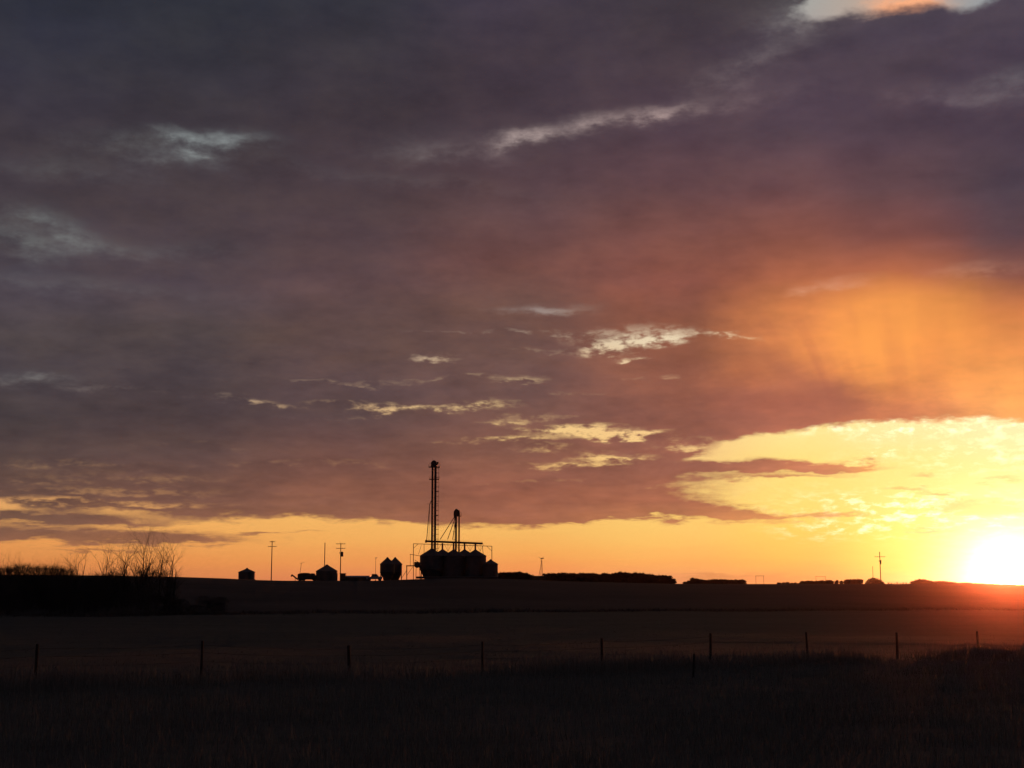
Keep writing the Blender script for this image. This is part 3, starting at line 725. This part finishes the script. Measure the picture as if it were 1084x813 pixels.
# pickup truck
def pickup():
    Y = 394.; x = at(396.5, 606, Y).x; rt = empty('pickup_truck', (x, Y, gz(x, Y)), R(0))
    tag(rt, 'pale pickup truck parked in the yard left of the narrow hopper bins', 'pickup truck')
    s = 1.15
    body = [(-2.7,.45),(2.7,.45),(2.75,.85),(2.65,1.1),(1.35,1.2),(0.75,1.85),(-0.75,1.88),(-0.95,1.2),(-2.7,1.2)]
    MB().prism([(a*s*.72, b_) for a, b_ in body], -.9, .9).build('body', M['paint'], rt)
    MB().prism([(a*s*.72, b_) for a, b_ in [(1.2,1.22),(0.72,1.78),(0.06,1.8),(0.06,1.22)]], -.915, -.903).build('window', M['glass'], rt)
    MB().prism([(a*s*.72, b_) for a, b_ in [(-.06,1.22),(-.06,1.8),(-.7,1.8),(-.85,1.22)]], -.915, -.903).build('window', M['glass'], rt)
    for a in (-1.75, 1.75):
        for sy in (-1, 1):
            wh = MB().tube((a*s*.72, sy*.92, .38), (a*s*.72, sy*.68, .38), .38, n=18).build('wheel', M['rubber'], rt)
            MB().tube((a*s*.72, sy*.925, .38), (a*s*.72, sy*.91, .38), .2, n=12).build('rim', M['steel'], wh)
    MB().box((2.70*s*.72, .6, .8), (.08,.3,.18)).build('headlight', M['lampw'], rt); MB().box((2.70*s*.72, -.6, .8), (.08,.3,.18)).build('headlight', M['lampw'], rt)
    return rt
pickup()
# grain truck body: the lumpy dark vehicle left of the squat bin
def grain_truck():
    Y = 395.; x = at(324.5, 606, Y).x; rt = empty('grain_truck', (x, Y, gz(x, Y)))
    tag(rt, 'dark tarped grain truck parked left of the squat bin', 'truck')
    MB().prism([(-2.35,.35),(1.2,.35),(1.3,1.9),(.7,2.15),(-.4,2.2),(-1.6,2.1),(-2.3,1.85)], -1.1, 1.1).build('grain_box', M['dark'], rt)
    MB().prism([(1.32,.3),(2.9,.3),(2.9,1.3),(2.5,1.45),(2.15,2.05),(1.4,2.1),(1.32,1.9)], -1.0, 1.0).build('cab', M['dark'], rt)
    MB().prism([(2.1,1.45),(2.0,1.92),(1.5,1.95),(1.5,1.45)], -1.015, -1.003).build('window', M['glass'], rt)
    for a in (-1.7, -.8, 2.2):
        for sy in (-1, 1):
            MB().tube((a, sy*1.0, .45), (a, sy*.7, .45), .45, n=18).build('wheel', M['rubber'], rt)
grain_truck()
# grain auger leaning
Y = 396.; x = at(311.5, 606, Y).x; ag = empty('grain_auger', (x, Y, gz(x, Y)))
tag(ag, 'short grain auger tube pointing up left beside the tarped truck', 'auger')
a_ = loc(308.8, 608.4, ag, Y); b_ = loc(315.5, 613.6, ag, Y)
MB().tube(a_, b_, .20, n=10).build('tube', M['dark'], ag)
MB().tube(a_+Vector((.05,0,.02)), a_+Vector((-.12,0,-.55)), .18, n=8).build('spout', M['dark'], ag)
for sy in (-1, 1): MB().tube(((a_+b_)/2), ((a_+b_)/2+Vector((.2, sy*.8, -1.2))), .04, n=5).build('leg', M['dark'], ag)

# ------------------------------------------------------------------ poles and masts
def util_pole(px, ytop, Y, arms, label, transformer=None, ts=1.0, name='utility_pole', r=.15, lean=0):
    x = at(px, 606, Y).x; g = gz(x, Y); rt = empty(name, (x, Y, g)); tag(rt, label, 'utility pole', 'utility poles along the ridge'); k = mpp(Y)
    H = zat(ytop, Y)-g
    MB().tube((0,0,-.8), (lean,0,H), r, r*.7, 10).build('shaft', M['wood'], rt)
    for py, wpx, off in arms:
        z = zat(py, Y)-g
        ar = MB().box((off*k, -.12, z), (wpx*k, .10, .13)).build('crossarm', M['wood'], rt)
        for s in (-.46, -.2, .2, .46):
            MB().lathe([(.03,z+.06),(.06,z+.12),(.05,z+.2),(.02,z+.25)], 8, (off*k+s*wpx*k, -.12, 0)).build('insulator', M['porcelain'], ar)
    if transformer:
        z = zat(transformer, Y)-g
        t_ = MB().lathe([(.40*ts,z-.7),(.46*ts,z-.6),(.46*ts,z+.5),(.3*ts,z+.65)], 16, (.35*ts,-.35*ts,0)).build('transformer', M['dark'], rt)
        MB().tube((.42,-.1,z+.5), (.42,-.1,z+.75), .05, n=6).tube((-.3,-.1,z+.1), (-.3,-.1,z+.6), .07, n=6).build('bushing', M['porcelain'], t_)
    return rt
util_pole(287.3, 572.6, 398, [(573.6, 5.5, .3), (578.6, 9, .3)], 'tall bare utility pole with two short crossarms standing alone on the ridge')
util_pole(360.3, 574.6, 398, [(575.8, 9.5, 0), (580.6, 9.5, 0)], 'utility pole with a round transformer can behind the squat bin', 586.6)
util_pole(932.0, 584.2, 470, [(589.4, 11, 0)], 'distant utility pole with one wide crossarm near the setting sun', 595, .5, r=.17)
def mast(px, ytop, Y, label, r=.06, head=None, lean=0, cat='mast', name='mast'):
    x = at(px, 606, Y).x; g = gz(x, Y); rt = empty(name, (x, Y, g)); tag(rt, label, cat); k = mpp(Y); H = zat(ytop, Y)-g
    MB().tube((0,0,-.5), (lean*k,0,H), r, r*.8, 8).build('shaft', M['dark'], rt)
    MB().box((0,0,.1), (r*5, r*5, .25)).build('footing', M['shed'], rt)
    if head == 'lamp':
        MB().box((.15,0,H), (.7,.25,.14)).build('lamp_head', M['lampw'], rt)
    elif head == 'yagi':
        m_ = MB().tube((lean*k-.5,0,H-.3), (lean*k+.9,0,H+.1), .035, n=5)
        for i in range(6):
            c = Vector((lean*k-.4+i*.24, 0, H-.28+i*.06)); m_.tube(c-Vector((0,.5-.04*i,0)), c+Vector((0,.5-.04*i,0)), .015, n=4)
        m_.build('antenna', M['dark'], rt)
    else:
        MB().lathe([(r*.9,H-.05),(r*1.3,H),(r*.4,H+.15)], 8, (lean*k,0,0)).build('cap', M['dark'], rt)
    return rt
mast(343.4, 575.0, 401, 'straight bare mast rising just behind the squat bin', r=.13)
mast(397.6, 590.6, 399, 'slim yard light pole above the parked pickup', r=.06, head='lamp', cat='yard light', name='yard_light')
mast(316.4, 595.6, 402, 'slightly leaning thin mast with a small aerial at its top', r=.06, head='yagi', lean=2.5, cat='antenna', name='antenna_mast')
mast(924.0, 600.0, 475, 'slender bare mast beside the rounded tree, left of the distant utility pole', r=.09)

# wind tower
Y = 424.; x = at(572.6, 606, Y).x; wt = empty('wind_tower', (x, Y, gz(x, Y)))
tag(wt, 'small farm wind turbine on a thin splayed lattice tower', 'wind turbine')
top = loc(573.6, 591.5, wt, Y)
for dx_, dy_ in ((-3.4,-.6), (2.4,-.6), (-.5,1.2)):
    MB().tube((dx_*.28, dy_, -.2), top, .06, .045, 5).build('leg', M['dark'], wt)
m_ = MB()
F3 = [Vector((dx_*.28, dy_, -.2)) for dx_, dy_ in ((-3.4,-.6), (2.4,-.6), (-.5,1.2))]
for u in (.2,.4,.6,.8):
    for i in range(3): m_.tube(F3[i].lerp(top,u), F3[(i+1)%3].lerp(top,u), .022, n=4); m_.tube(F3[i].lerp(top,u), F3[(i+1)%3].lerp(top,u-.2), .016, n=4)
m_.build('lattice', M['dark'], wt)
MB().tube(top+Vector((-.3,0,.1)), top+Vector((.3,0,.1)), .12, n=8).build('nacelle', M['dark'], wt)
for i in range(3):
    t = 2.55 + i*2*math.pi/3; dv = Vector((math.cos(t)*.85, math.sin(t)*.35, math.sin(t)*.85)).normalized()*1.15
    MB().tube(top+Vector((-.3,0,.1)), top+Vector((-.3,0,.1))+dv, .06, .03, 4).build('blade', M['dark'], wt)
MB().box(top+Vector((.42,0,.12)), (.3,.03,.25)).build('tail_vane', M['dark'], wt)

# thin rectangular frames on the far right ridge
def goal_frame(px0, px1, ytop, Y, label, r=.05):
    xa, xb = at(px0,606,Y).x, at(px1,606,Y).x; xc = (xa+xb)/2; g = gz(xc, Y); H = zat(ytop, Y)-g; rt = empty('pole_frame', (xc, Y, g)); tag(rt, label, 'frame')
    for x_ in (xa-xc, xb-xc): MB().tube((x_,0,-.3), (x_,0,H), r, n=6).build('post', M['dark'], rt)
    MB().tube((xa-xc-.2,0,H), (xb-xc+.2,0,H), r, n=6).build('top_bar', M['dark'], rt)
goal_frame(800, 808.3, 609.6, 470, 'faint thin rectangular pole frame on the bare stretch of ridge')
goal_frame(863.5, 873.5, 610.4, 476, 'low wide pole frame showing just above the hedge at right', .045)

# ------------------------------------------------------------------ woody plants
def bare_plant(seed, H, stems, spread, twigs, lean=0.0, r0=.07, name='tree', up=.8, top_sparse=False):
    """trunk mesh (main stems and limbs) and crown mesh (fine twigs)"""
    rd = random.Random(seed); st = MB(); tw = MB(); ends = []
    def grow(p, d, ln, r, lv):
        seg = 4; q = p
        for i in range(seg):
            d = (d + Vector((rd.gauss(0,.10), rd.gauss(0,.10), rd.gauss(.03,.05)))).normalized()
            n = q + d*ln/seg; ra = r*(1-.6*i/seg); rb = r*(1-.6*(i+1)/seg)
            (st if lv < 2 else tw).tube(q, n, ra, rb, 5 if lv < 1 else 3, cap=False)
            ends.append((n.copy(), d.copy(), rb, lv))
            if lv < 3 and i >= (1 if lv == 0 else 0):
                for _ in range(rd.choice((1,2)) if lv < 2 else 1):
                    if len(tw.f) > twigs*6: break
                    a = rd.uniform(0, 6.28); o = d.orthogonal().normalized(); o = Matrix.Rotation(a, 3, d) @ o
                    nd = (d*up + o*rd.uniform(.35,.8)).normalized()
                    grow(n, nd, ln*rd.uniform(.35,.6), rb*.6, lv+1)
            q = n
    for s in range(stems):
        a = rd.uniform(0, 6.28); rr = spread*rd.random()*.35
        p = Vector((math.cos(a)*rr, math.sin(a)*rr, -.1)); st.tube((0,0,-.3), p + Vector((0,0,.05)), r0, r0, 5); tilt = rd.uniform(.02, .30)*spread/2.2
        d = Vector((math.cos(a)*tilt+lean, math.sin(a)*tilt, 1)).normalized()
        grow(p, d, H*rd.uniform(.7,1.0) if s else H, r0*rd.uniform(.7,1.1), 0)
    return st, tw
def twig_mass(seed, H, rx, n, th=.02, flat=.0):
    """dense brushy crown of short crossing twigs"""
    rd = random.Random(seed); m_ = MB()
    for _ in range(n):
        u = rd.random(); a = rd.uniform(0, 6.28); z = H*(rd.random()**.8)
        prof = math.sqrt(max(0, 1-(max(z/H-.35, 0)/.68)**2)); rr = rx*prof*math.sqrt(rd.random())*rd.uniform(.8,1.12)
        p = Vector((math.cos(a)*rr, math.sin(a)*rr, z)); d = Vector((math.cos(a)*rd.uniform(0,.7)+rd.gauss(0,.25), math.sin(a)*rd.uniform(0,.7)+rd.gauss(0,.25), rd.uniform(.3,1.2))).normalized()
        L_ = rd.uniform(.4,1.1)*(H/5)**.5
        q = p + d*L_*.55; d2 = (d+Vector((rd.gauss(0,.35), rd.gauss(0,.35), .1))).normalized()
        m_.tube(p, q, th, th*.7, 3, cap=False); m_.tube(q, q+d2*L_*.5, th*.7, th*.3, 3, cap=False)
    return m_
def plant(name, stm, crm, loc_, label, cat, group, rz=0, sc=1.0):
    o = empty(name, loc_, rz); tag(o, label, cat, group)
    stm.build('trunk', M['bark'], o); crm.build('crown', M['twig'], o); o.scale = (sc,)*3; return o
# thicket shrubs (dense lower mass)
protos = []
for v in range(5):
    st, _ = bare_plant(100+v, 4.6, 9, 3.0, 40, r0=.045)
    protos.append((st, twig_mass(200+v, 5.6, 2.3, 850, .020)))
tprotos = []
for v in range(3):
    st, tw = bare_plant(150+v, 5.4, 14, 3.4, 1500, r0=.05)
    tm = twig_mass(250+v, 5.5, 2.2, 900, .020); tw.add(tm.v, tm.f); tprotos.append((st, tw))
GT = 'bare brushy shrubs of the thicket at the left edge'
LT = 'one of the dense bare shrubs massed in the dark thicket at left'
rd = random.Random(5); first = {}
spots = []
for i in range(72):
    px_ = rd.uniform(-30, 235); Y = rd.uniform(176, 232)
    spots.append((px_, Y))
for px_, Y in [(2,205),(12,200),(22,208),(33,202),(44,206),(54,201),(62,207),(70,204),(-8,204),(-18,207)]: spots.append((px_, Y, 'tall'))
for sp_ in spots:
    px_, Y = sp_[:2]; x = at(px_, 620, Y).x; g = gz(x, Y)
    top = (598.0 + rd.uniform(-1.0,3.0) + max(0, px_-40)*.09) if len(sp_) == 3 else (604.5 + rd.uniform(3, 20) + max(0, px_-125)*.40)
    H = max(zat(top, Y) - g, 1.0); v = rd.randrange(5); s = max(H/5.9, .2); tl = len(sp_) == 3; v = 10 + v % 3 if tl else v
    if v not in first:
        o = plant('willow_shrub', *(tprotos[v-10] if tl else protos[v]), (x, Y, g), LT, 'shrub', GT, rd.uniform(0,6), s); first[v] = o
    else:
        o = copy_tree(first[v]); o.location = (x, Y, g); o.rotation_euler = (0,0,rd.uniform(0,6)); 
    o.scale = (max(s,.6)*1.0, max(s,.6)*1.0, s)
# bare trees rising out of it
trees = [ # px, top y, Y, stems, lean, label
 (84, 591, 205, 3, 0.0, 'short spindly bare tree at the left end of the row above the thicket'),
 (110, 581, 203, 2, -.30, 'bare tree leaning strongly left with a forked top'),
 (121, 590, 207, 4, .05, 'low bushy bare tree right of the left-leaning one'),
 (127, 585, 204, 1, .0, 'single straight thin stemmed bare tree mid thicket'),
 (137, 592, 206, 4, .0, 'low rounded bare tree left of the tall forked one'),
 (145, 578, 202, 3, -.08, 'tall forked bare tree with wide V limbs near the middle'),
 (153, 584, 207, 2, .04, 'slim bare tree standing between the two tallest'),
 (158, 573, 200, 3, .02, 'tallest bare tree with a dark straight stem'),
 (166, 581, 206, 3, .10, 'bare tree leaning slightly right beside the tallest'),
 (175, 580, 204, 2, .03, 'thin upright bare tree second from the right end'),
 (182, 594, 205, 5, .0, 'low bushy bare tree at the right end of the thicket'),
]
for i, (px_, ty, Y, ns, ln, lab) in enumerate(trees):
    x = at(px_, 620, Y).x; g = gz(x, Y); H = zat(ty, Y)-g
    st, tw = bare_plant(300+i, H*.92, ns, 2.4 if ns > 1 else 1.0, 1100, ln, r0=.10)
    tm = twig_mass(400+i, H*.60, 1.2, 420, .018); 
    for f in tm.f: pass
    tw.add(tm.v, tm.f)
    plant('bare_tree', st, tw, (x - ln*H*.5, Y, g), lab, 'tree', 'bare trees above the thicket')

# leafy hedge shrubs on the ridge
def leaf_crown(seed, H, rx, ry, n, size, boxy=.5, gap=0.0):
    rd = random.Random(seed); m_ = MB()
    clumps = [(rd.uniform(-1,1)*rx*.75, rd.uniform(-1,1)*ry*.75, H*rd.uniform(.02,.90), rd.uniform(.30,.5)) for _ in range(46)]
    for _ in range(n):
        cx_, cy_, cz, cr = rd.choice(clumps)
        p = Vector((cx_+rd.gauss(0,cr*.6), cy_+rd.gauss(0,cr*.6), max(.05, min(cz+rd.gauss(0,cr*.5), H*1.04))))
        d = Vector((rd.gauss(0,1), rd.gauss(0,1), rd.gauss(0,1))).normalized(); o = d.orthogonal().normalized()*size*rd.uniform(.6,1.3); q = d.cross(o)*rd.uniform(.4,.8)
        m_.add([p-o, p-q, p+o, p+q], [(0,1,2,3)])
    return m_
def hedge_proto(seed, H, r, n=1500, size=.12):
    rd = random.Random(seed); s_ = MB()
    for _ in range(7):
        a = rd.uniform(0,6.28); s_.tube((0, 0, -.1), (math.cos(a)*r*.6, math.sin(a)*r*.6, H*.8), .05, .02, 5)
    return s_, leaf_crown(seed+50, H, r, r, n, size)
hp = [hedge_proto(600+i, 3.4, 1.05, 2300, .17) for i in range(5)]
hfirst = {}
def hedge(px0, px1, topf, Y, group, label, step_px=4.0, wob=.5, name='hedge_shrub', sx=1.0, dense=True, dY=0):
    rd = random.Random(int(px0)); px_ = px0 + step_px*.5; 
    while px_ < px1:
        Yc = Y + rd.uniform(-1,1) + dY*(px_-px0)/(px1-px0); x = at(px_, 606, Yc).x; g = gz(x, Yc)
        H = zat(topf(px_) + rd.uniform(-wob, wob), Yc) - g; v = rd.randrange(5)
        if v not in hfirst:
            o = empty(name, (x, Yc, g)); st, cr = hp[v]; st.build('trunk', M['bark'], o); cr.build('crown', M['leaf'], o); hfirst[v] = o
        else: o = copy_tree(hfirst[v]); o.location = (x, Yc, g)
        o.name = name
        o.rotation_euler = (0,0,rd.uniform(0,6)); o.scale = (1.12*sx, 1.12*sx, max(H/3.45,.3)); tag(o, label, 'shrub', group)
        px_ += step_px*rd.uniform(.85,1.1)
def interp(pts): 
    a = [p[0] for p in pts]; b_ = [p[1] for p in pts]; return lambda x: float(np.interp(x, a, b_))
hedge(526, 561, interp([(526,606.8),(534,605.3),(550,605),(557,606),(561,608.5)]), 414, 'clipped shrubs right of the small bin', 'rounded shrub in the clump just right of the smallest bin beside the big row')
hedge(576.5, 701, interp([(576.5,606.6),(590,606.2),(648,607),(656,605.6),(668,606),(680,606.2),(690,608),(701,609.8)]), 420, 'shrubs of the long flat-topped shelterbelt', 'one of the shrubs of the long flat-topped shelterbelt right of the wind tower')
hedge(694, 715, interp([(694,609.5),(700,608.6),(707,608.8),(712,612.5),(715,615.5)]), 426, 'end shrubs of the long shelterbelt', 'one of the rounder shrubs closing the right end of the long shelterbelt', wob=.3)
hedge(724.5, 787, interp([(724.5,616.2),(730,614.6),(734,611.4),(737,611.4),(740,613.2),(786,613.5),(787,614)]), 455, 'shrubs of the short dense hedge', 'one of the shrubs of the short dense hedge left of the bare stretch of ridge', wob=.35)
hedge(822, 850, interp([(822,616),(850,616.6)]), 468, 'low thin shrubs', 'one of the low thin shrubs right of the bare stretch of ridge', wob=.3, step_px=4.6, sx=.6)
hedge(849, 882, interp([(849,615.6),(855,614.9),(870,614.2),(882,614)]), 472, 'shrubs of the hedge left of the rounded tree', 'one of the shrubs of the hedge under the low wide pole frame', wob=.35)
hedge(883, 897, interp([(883,614.3),(897,614)]), 472, 'sparse shrubs in the gap of the right hedge', 'one of the sparse see-through shrubs in the gap of the right-hand hedge', wob=.5, step_px=4.6, sx=.55)
hedge(896, 913, interp([(896,613.7),(904,612.8),(910,613),(913,616)]), 472, 'dense shrubs by the rounded tree', 'one of the dense shrubs immediately left of the rounded tree', wob=.25)
hedge(965.5, 988, interp([(965.5,616.5),(970,613.6),(974,612.6),(984,614.6),(988,615.8)]), 470, 'shrubs of the hump near the sun', 'one of the shrubs in the hump right of the thin young row', wob=.3)
hedge(987, 1120, interp([(987,616),(993,614.4),(1000,614.8),(1012,616.6),(1030,617.0),(1050,618),(1084,619.5),(1120,621)]), 470, 'low shrubs below the sun', 'one of the low shrubs running right under the setting sun', wob=.3)
# thin young trees in a row at the right
rd = random.Random(77)
def sapling(seed):
    r_ = random.Random(seed); s_ = MB().tube((0,0,-.1), (r_.uniform(-.05,.05),0,1.7), .07, .04, 5); c = twig_mass(seed, 2.1, .32, 90, .025); return s_, c
sp3 = [sapling(i) for i in range(3)]; sf = {}
px_ = 940.0
while px_ < 966:
    Y = 470 + rd.uniform(-.5,.5); x = at(px_, 606, Y).x; g = gz(x, Y); v = rd.randrange(3)
    H = zat(616.9+rd.uniform(-.4,.5), Y)-g
    if v not in sf:
        o = plant('young_tree', *sp3[v], (x, Y, g), 'one of the thin young trees standing in a row right of the distant utility pole', 'young tree', 'thin young trees in a row'); sf[v] = o
    else: o = copy_tree(sf[v]); o.location = (x, Y, g)
    o.scale = (1,1,max(H,.6)/2.3); o.rotation_euler = (0,0,rd.uniform(0,6)); px_ += 3.1
# the rounded tree
Y = 473.; x = at(926, 606, Y).x; g = gz(x, Y); rt = empty('rounded_tree', (x, Y, g))
tag(rt, 'broad rounded tree at the foot of the slender mast, near the sun', 'tree')
H = zat(611.6, Y)-g; rr = 11.6*mpp(Y)
s_ = MB().tube((0,0,-.1), (0,0,H*.5), .22, .15, 8)
for i in range(6): a = i*1.05; s_.tube((0,0,H*.3), (math.cos(a)*rr*.6, math.sin(a)*rr*.5, H*.7), .09, .04, 5)
s_.build('trunk', M['bark'], rt)
r_ = random.Random(9); m_ = MB()
for _ in range(5200):
    u, a = r_.random()**.4, r_.uniform(0,6.28); ph = math.acos(r_.uniform(0,1)); 
    p = Vector((math.sin(ph)*math.cos(a)*rr*u, math.sin(ph)*math.sin(a)*rr*.8*u, math.cos(ph)*H*u*(1-.12*(math.sin(ph)*math.cos(a)))))
    p += Vector((r_.gauss(0,.08), r_.gauss(0,.08), r_.gauss(0,.06))); p.z = max(p.z, .05)
    dv = Vector((r_.gauss(0,1), r_.gauss(0,1), r_.gauss(0,1))).normalized(); o_ = dv.orthogonal()*.13; q = dv.cross(o_)*.6
    m_.add([p-o_, p-q, p+o_, p+q], [(0,1,2,3)])
m_.build('crown', M['leaf'], rt)

# ------------------------------------------------------------------ haze volume, added to imitate lens glare around the low sun
hz = MB().box((0,0,18), (6200, 6200, 64)).build('haze', None or M['dark'])
hz.data.materials.clear()
hm = bpy.data.materials.new('glare haze'); hm.use_nodes = True; hn = hm.node_tree; hn.nodes.clear()
pv = hn.nodes.new('ShaderNodeVolumePrincipled'); pv.inputs['Color'].default_value = (0.95,0.55,0.42,1); pv.inputs['Density'].default_value = 2.2e-5; pv.inputs['Anisotropy'].default_value = 0.972
om = hn.nodes.new('ShaderNodeOutputMaterial'); hn.links.new(pv.outputs[0], om.inputs['Volume']); hz.data.materials.append(hm)
tag(hz, 'thin glare haze added to imitate red lens flare near the low sun', 'haze', kind='stuff')

# ------------------------------------------------------------------ render settings
scene.render.engine = 'CYCLES'
scene.cycles.use_denoising = True
scene.cycles.use_adaptive_sampling = True; scene.cycles.adaptive_threshold = 0.015; scene.cycles.adaptive_min_samples = 8
scene.cycles.max_bounces = 3; scene.cycles.diffuse_bounces = 2; scene.cycles.glossy_bounces = 1; scene.cycles.transmission_bounces = 0; scene.cycles.volume_bounces = 0
scene.view_settings.view_transform = 'Standard'; scene.view_settings.look = 'None'
scene.view_settings.exposure = 0; scene.view_settings.gamma = 1; scene.view_settings.use_curve_mapping = False
